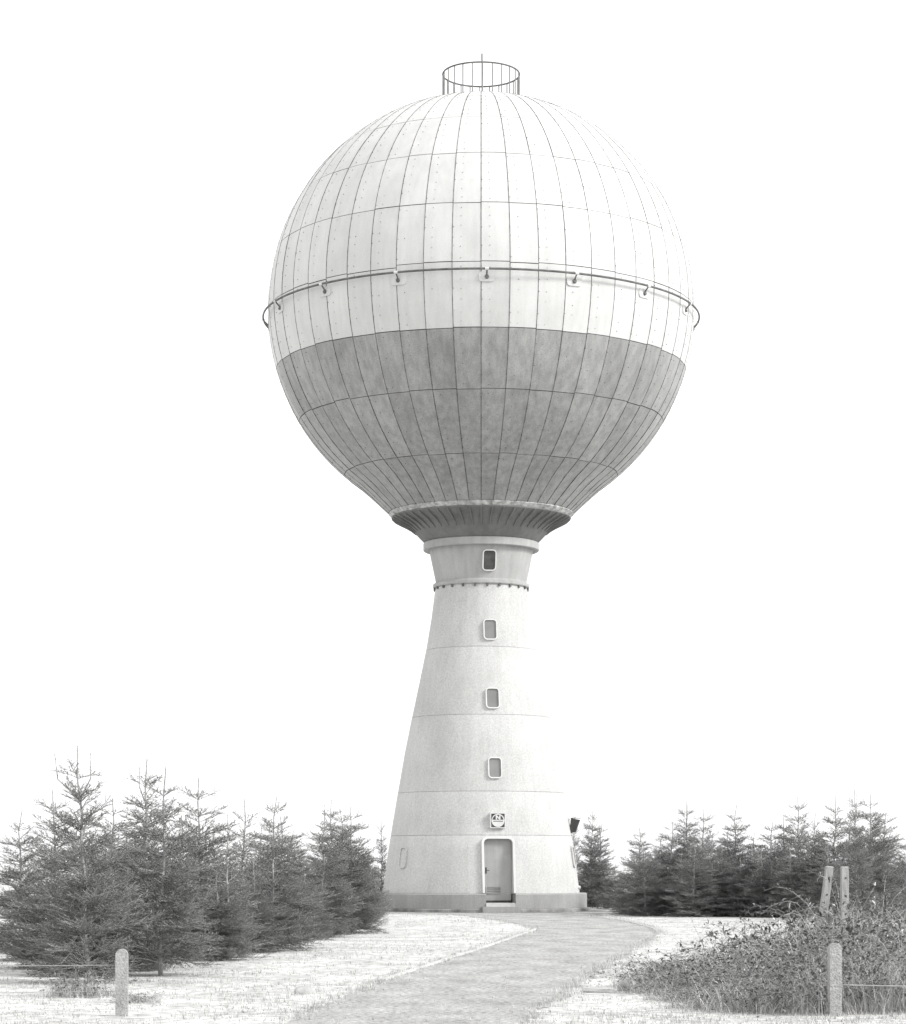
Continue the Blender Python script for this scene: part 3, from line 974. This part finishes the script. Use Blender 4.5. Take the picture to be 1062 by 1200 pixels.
# ------------------------------------------------------------------ brambles, stones, grass
def make_bramble(seed, R0=0.75, Hb=0.6):
    rg = random.Random(seed); R = np.random.default_rng(seed)
    cA, cB, c0, c1 = [], [], [], []
    LV, LF = [], []
    def leaf(p, d, l, w):
        d = d / (np.linalg.norm(d) + 1e-9)
        s = np.cross(d, (rg.uniform(-.4, .4), rg.uniform(-.4, .4), 1.0)); s /= np.linalg.norm(s) + 1e-9
        u = np.cross(s, d)
        b = len(LV)
        LV.extend([p, p + d * l * .5 + s * w * .5 + u * w * .15, p + d * l - u * l * .1, p + d * l * .5 - s * w * .5 + u * w * .15])
        LF.append((b, b + 1, b + 2)); LF.append((b, b + 2, b + 3))
    for c in range(46):
        az = rg.uniform(0, 2 * pi)
        r0 = R0 * math.sqrt(rg.random()) * 0.8
        a1 = rg.uniform(0, 2 * pi)
        p = np.array([r0 * cos(a1), r0 * sin(a1), 0.0])
        L_ = rg.uniform(.4, 1.3) * (0.6 + 0.4 * Hb / .6)
        el = rad(rg.uniform(45, 85))
        n_ = 9
        for k in range(n_):
            d = np.array([cos(az) * cos(el), sin(az) * cos(el), sin(el)])
            q = p + d * L_ / n_
            if q[2] < 0.02:
                q[2] = 0.02 + 0.03 * rg.random()
            cA.append(p); cB.append(q); c0.append(.0045 * (1 - .7 * k / n_)); c1.append(.0045 * (1 - .7 * (k + 1) / n_))
            for j in range(2):
                t = rg.random()
                dd = np.array([rg.uniform(-1, 1), rg.uniform(-1, 1), rg.uniform(-.3, .7)]) + d * .4
                pp = p + (q - p) * t
                l = rg.choice((.025, .035, .05, .075)) * rg.uniform(.8, 1.2)
                tip = pp + dd / np.linalg.norm(dd) * 0.03
                cA.append(pp); cB.append(tip); c0.append(.0016); c1.append(.0012)
                for m_ in range(rg.choice((1, 2, 3))):
                    leaf(tip, dd + np.array([rg.uniform(-.9, .9), rg.uniform(-.9, .9), rg.uniform(-.4, .4)]), l, l * .45)
            p = q
            el -= rad(rg.uniform(6, 22)) * (0.7 if k < 3 else 1.2)
            az += rg.uniform(-.15, .15)
    BV, BF = [], []
    for c in range(650):
        r0 = R0 * 1.1 * math.sqrt(rg.random()); a1 = rg.uniform(0, 2 * pi)
        p = np.array([r0 * cos(a1), r0 * sin(a1), 0.0])
        az = rg.uniform(0, 2 * pi); el = rad(rg.uniform(35, 88)); L_ = rg.uniform(.2, .8); w = rg.uniform(.004, .010)
        b = len(BV)
        n_ = 5
        for k in range(n_ + 1):
            sd = np.array([-sin(az), cos(az), 0]) * w * (1 - k / n_) * .5
            BV.extend([p - sd, p + sd])
            p = p + np.array([cos(az) * cos(el), sin(az) * cos(el), sin(el)]) * L_ / n_
            el -= rad(rg.uniform(4, 26))
        for k in range(n_):
            BF.append((b + 2 * k, b + 2 * k + 1, b + 2 * k + 3)); BF.append((b + 2 * k, b + 2 * k + 3, b + 2 * k + 2))
    Vp, Fp = prisms(cA, cB, c0, c1)
    return np_mesh('canes', Vp, Fp, M['cane']), np_mesh('leaves', np.array(LV), np.array(LF), M['leaf']), np_mesh('grass_blades', np.array(BV), np.array(BF), M['straw'])
BR = [make_bramble(s) for s in (3, 8, 15, 21)]
brng = random.Random(9)
def bramble(px, d, s, hs, label, group):
    x = (px - XC) * d / FPX
    k = brng.randrange(4)
    root = empty('bramble_bush', (x, d - DIST, 0), brng.uniform(0, 2 * pi))
    hs *= brng.uniform(0.7, 1.3) * (1.2 if px > 935 else 1.0)
    root.scale = (s, s, hs)
    for nm, me in zip(('canes', 'leaves', 'grass_blades'), BR[k]):
        link_mesh(nm, me, root)
    if group:
        where = 'at the tapering end of the bank by the path' if px < 852 else ('in the middle of the bank beside the path' if px < 940 else ('round the feet of the timber posts' if d > 33 else 'round the foot of the concrete post'))
        label = 'bramble bush with grass blades ' + where
    tag(root, label, 'bramble', group)
GB = 'brambles tangled round the timber posts'
LB = 'tangled bramble bush with dry grass blades in the bank beside the path'
for px, d, s, hs in [(775, 29.3, .75, .6), (800, 31.5, .8, .75), (790, 34, .7, .7), (830, 28.8, .95, .75), (835, 32, .95, .8), (862, 30, 1, .9), (868, 33.5, 1, .85), (895, 28.6, 1, .9),
                     (900, 31.5, 1.05, 1.05), (905, 34.5, 1.1, 1.0), (925, 29.5, 1, 1.05), (932, 33, 1.1, 1.15), (945, 36, 1.15, 1.2), (955, 28.5, 1, 1.1), (962, 31, 1.1, 1.3), (972, 34.5, 1.1, 1.35),
                     (990, 28.7, 1.05, 1.2), (997, 32, 1.1, 1.4), (1003, 36.5, 1.2, 1.5), (1022, 29.5, 1.0, 1.2), (1030, 33.5, 1.1, 1.4), (1055, 31, 1.1, 1.2), (990, 39, 1.2, 1.3), (955, 39.5, 1.1, 1.1),
                     (925, 26.8, .85, .75), (985, 26.2, .8, .8), (870, 27.2, .8, .6), (1035, 26.8, .85, .85), (840, 26.0, .7, .5), (890, 25.4, .8, .6), (940, 25.2, .8, .7), (1000, 25.3, .75, .7), (1050, 25.5, .8, .7), (815, 27.5, .75, .5)]:
    bramble(px, d, s, hs, LB, GB)
bramble(755, 30.5, .5, .42, 'small low bramble sprawling over the edge of the path', None)
bramble(98, 28.3, .55, .55, 'small weedy bramble beneath the taut wire', None)
bramble(160, 27.0, .35, .30, 'tiny bramble sprig at the foot of the post before the spruces', None)
def make_weed(seed):
    rg = random.Random(seed)
    cA, cB, c0, c1, LV, LF = [], [], [], [], [], []
    for c in range(7):
        az = rg.uniform(0, 2 * pi); el = rad(rg.uniform(58, 88)); L_ = rg.uniform(.55, 1.1)
        p = np.array([rg.uniform(-.15, .15), rg.uniform(-.15, .15), 0.0])
        for k in range(10):
            d_ = np.array([cos(az) * cos(el), sin(az) * cos(el), sin(el)])
            q = p + d_ * L_ / 10
            cA.append(p); cB.append(q); c0.append(.006 * (1 - .07 * k)); c1.append(.006 * (1 - .07 * (k + 1)))
            for j in range(2 if k > 1 else 0):
                a2 = rg.uniform(0, 2 * pi); l = rg.uniform(.07, .17) * (1.1 - .06 * k); w = l * .16
                e2 = rad(rg.uniform(10, 65))
                b = len(LV); pp = q.copy()
                for m_ in range(4):
                    sd = np.array([-sin(a2), cos(a2), 0]) * w * (0.5, 1.0, .8, 0.05)[m_] * .5
                    LV.extend([pp - sd, pp + sd])
                    pp = pp + np.array([cos(a2) * cos(e2), sin(a2) * cos(e2), sin(e2)]) * l / 3
                    e2 -= rad(rg.uniform(10, 35))
                for m_ in range(3):
                    LF.append((b + 2 * m_, b + 2 * m_ + 1, b + 2 * m_ + 3)); LF.append((b + 2 * m_, b + 2 * m_ + 3, b + 2 * m_ + 2))
            p = q; el -= rad(rg.uniform(-2, 9)); az += rg.uniform(-.1, .1)
    Vp, Fp = prisms(cA, cB, c0, c1)
    return np_mesh('stalks', Vp, Fp, M['cane']), np_mesh('leaves', np.array(LV), np.array(LF), M['straw'])
WD = [make_weed(s) for s in (5, 6, 7)]
for i, (px, d, s) in enumerate([(765, 30.5, .55), (800, 30, .65), (823, 33, .8), (850, 31, .75), (878, 34, .9), (905, 30.5, .85), (893, 27.5, .7), (932, 35, 1.0), (945, 30, .95), (958, 36.5, 1.2), (975, 36, 1.25), (1000, 35.5, 1.3),
                               (1008, 31, 1.15), (1018, 38, 1.4), (990, 29, .9), (1042, 33, 1.2), (962, 26, .7), (860, 26.5, .55)]):
    root = empty('tall_weed', ((px - XC) * d / FPX, d - DIST, 0), 1.7 * i)
    root.scale = (s, s, s)
    for nm, me in zip(('stalks', 'leaves'), WD[i % 3]):
        link_mesh(nm, me, root)
    where = 'at the tapering end of the bank' if px < 852 else ('in the middle of the bramble bank' if px < 935 else ('round the timber posts' if d > 33 else 'by the concrete post in the brambles'))
    tag(root, 'pale dry weed with long narrow leaves ' + where, 'weed', 'dry weeds rising out of the brambles')
def stone(px, py, w, h, seed, label, sx=1.0):
    rg = random.Random(seed)
    bm = bmesh.new()
    bmesh.ops.create_icosphere(bm, subdivisions=3, radius=1.0)
    ph = [(rg.uniform(1, 3), rg.uniform(0, 6), Vector((rg.uniform(-1, 1), rg.uniform(-1, 1), rg.uniform(-1, 1)))) for _ in range(7)]
    for v in bm.verts:
        k = 1 + 0.06 * sum(math.sin(f_ * v.co.dot(q) * 2 + o_) for f_, o_, q in ph)
        v.co = Vector((v.co.x * w / 2 * k, v.co.y * w / 2 * .8 * k, v.co.z * h * k))
    me = bpy.data.meshes.new('field_stone'); bm.to_mesh(me); bm.free()
    me.materials.append(M['stone']); me.shade_smooth(); me.set_sharp_from_angle(angle=rad(28))
    o = link_mesh('field_stone', me)
    o.location = gpt(px, py) + Vector((0, 0, h * 0.15))
    tag(o, label, 'stone')
stone(737, 1161, 0.24, 0.13, 4, 'rounded pale stone lying at the foot of the brambles')
stone(358, 1165, 0.25, 0.08, 9, 'flat grey stone lying in the lawn by a grass tuft')
o = part('concrete_offcut', *box(-0.20, 0.20, -0.06, 0.06, 0.0, 0.05), M['edging'], None)
bm = bmesh.new(); bm.from_mesh(o.data); bmesh.ops.bevel(bm, geom=bm.edges[:], offset=0.012, segments=2, affect='EDGES'); bm.to_mesh(o.data); bm.free()
o.location = gpt(702, 1163); o.rotation_euler = (rad(2), rad(3), rad(-4))
tag(o, 'short pale concrete offcut lying on the path beside the rounded stone', 'concrete block')

# grass
gr = np.random.default_rng(4)
N0 = 70000
u = gr.random(N0)
d = 22.0 + (96.0 - 22.0) * u ** 1.5
px = gr.uniform(-30, 1100, N0)
X = (px - XC) * d / FPX
Y = d - DIST
from bisect import bisect_left
Lx = np.array([[p.y, p.x] for p in LC]); Rx = np.array([[p.y, p.x] for p in RC])
PP = np.array([(p[0], p[1]) for p in poly])
def inside(X, Y):
    c = np.zeros(len(X), bool)
    n = len(PP)
    j = n - 1
    for i in range(n):
        xi, yi = PP[i]; xj, yj = PP[j]
        cond = ((yi > Y) != (yj > Y)) & (X < (xj - xi) * (Y - yi) / (yj - yi + 1e-12) + xi)
        c ^= cond
        j = i
    return c
ins = inside(X, Y)
ok = (~ins | (gr.random(N0) < 0.07)) & (np.hypot(X, Y) > 4.0)
def vn(x, y):
    return np.sin(x * 1.7 + 2 * np.sin(y * .9)) * np.sin(y * 1.3 + 1.5 * np.sin(x * 1.1)) + .5 * np.sin(x * 4.1 + y * 2.3) * np.sin(y * 3.7 - x * 1.9)
dens = 0.45 + 0.45 * vn(X, Y)
ok &= gr.random(N0) < np.clip(dens, 0.08, 1)
X, Y = X[ok], Y[ok]
hgt = gr.uniform(.012, .040, len(X)) * (1 + 0.7 * np.clip(vn(X * .7 + 3, Y * .7), 0, 1))
# longer tufts along the path edges
ex, ey, eh = [], [], []
for C, off in ((LC, -1), (RC, 1)):
    for i in range(len(C) - 1):
        p, q = C[i], C[i + 1]
        t = (q - p); L_ = t.length
        if L_ < 1e-4 or p.y < -62:
            continue
        t = t / L_; nrm = Vector((t.y, -t.x, 0)) * off
        for k in range(int(L_ * 80)):
            s = p + t * (gr.random() * L_) + nrm * (0.03 + gr.normal() * 0.09)
            if vn(np.array([s.x * 2]), np.array([s.y * 2]))[0] > -0.15:
                ex.append(s.x); ey.append(s.y); eh.append(gr.uniform(.015, .06) * (2.0 if gr.random() < 0.06 else 1.0))
X = np.concatenate([X, ex]); Y = np.concatenate([Y, ey]); hgt = np.concatenate([hgt, eh])
k = len(X)
rep = 3
X = np.repeat(X, rep) + gr.normal(0, .02, k * rep); Y = np.repeat(Y, rep) + gr.normal(0, .02, k * rep); hgt = np.repeat(hgt, rep) * gr.uniform(.6, 1.2, k * rep)
az = gr.uniform(0, 2 * pi, k * rep); lean = gr.uniform(.1, .9, k * rep) * hgt; wd = gr.uniform(.003, .006, k * rep)
P0 = np.stack([X - np.sin(az) * wd, Y + np.cos(az) * wd, np.zeros_like(X)], 1)
P1 = np.stack([X + np.sin(az) * wd, Y - np.cos(az) * wd, np.zeros_like(X)], 1)
P2 = np.stack([X + np.cos(az) * lean, Y + np.sin(az) * lean, hgt], 1)
Vg = np.stack([P0, P1, P2], 1).reshape(-1, 3)
o = link_mesh('grass', np_mesh('grass', Vg, np.arange(len(Vg)).reshape(-1, 3), M['blade']))
tag(o, 'short dry grass scattered over the pale lawn', 'grass', kind='stuff')
print('TRIS', {k: v[3:] for k, v in KIND.items()}, 'grass', len(Vg) // 3)
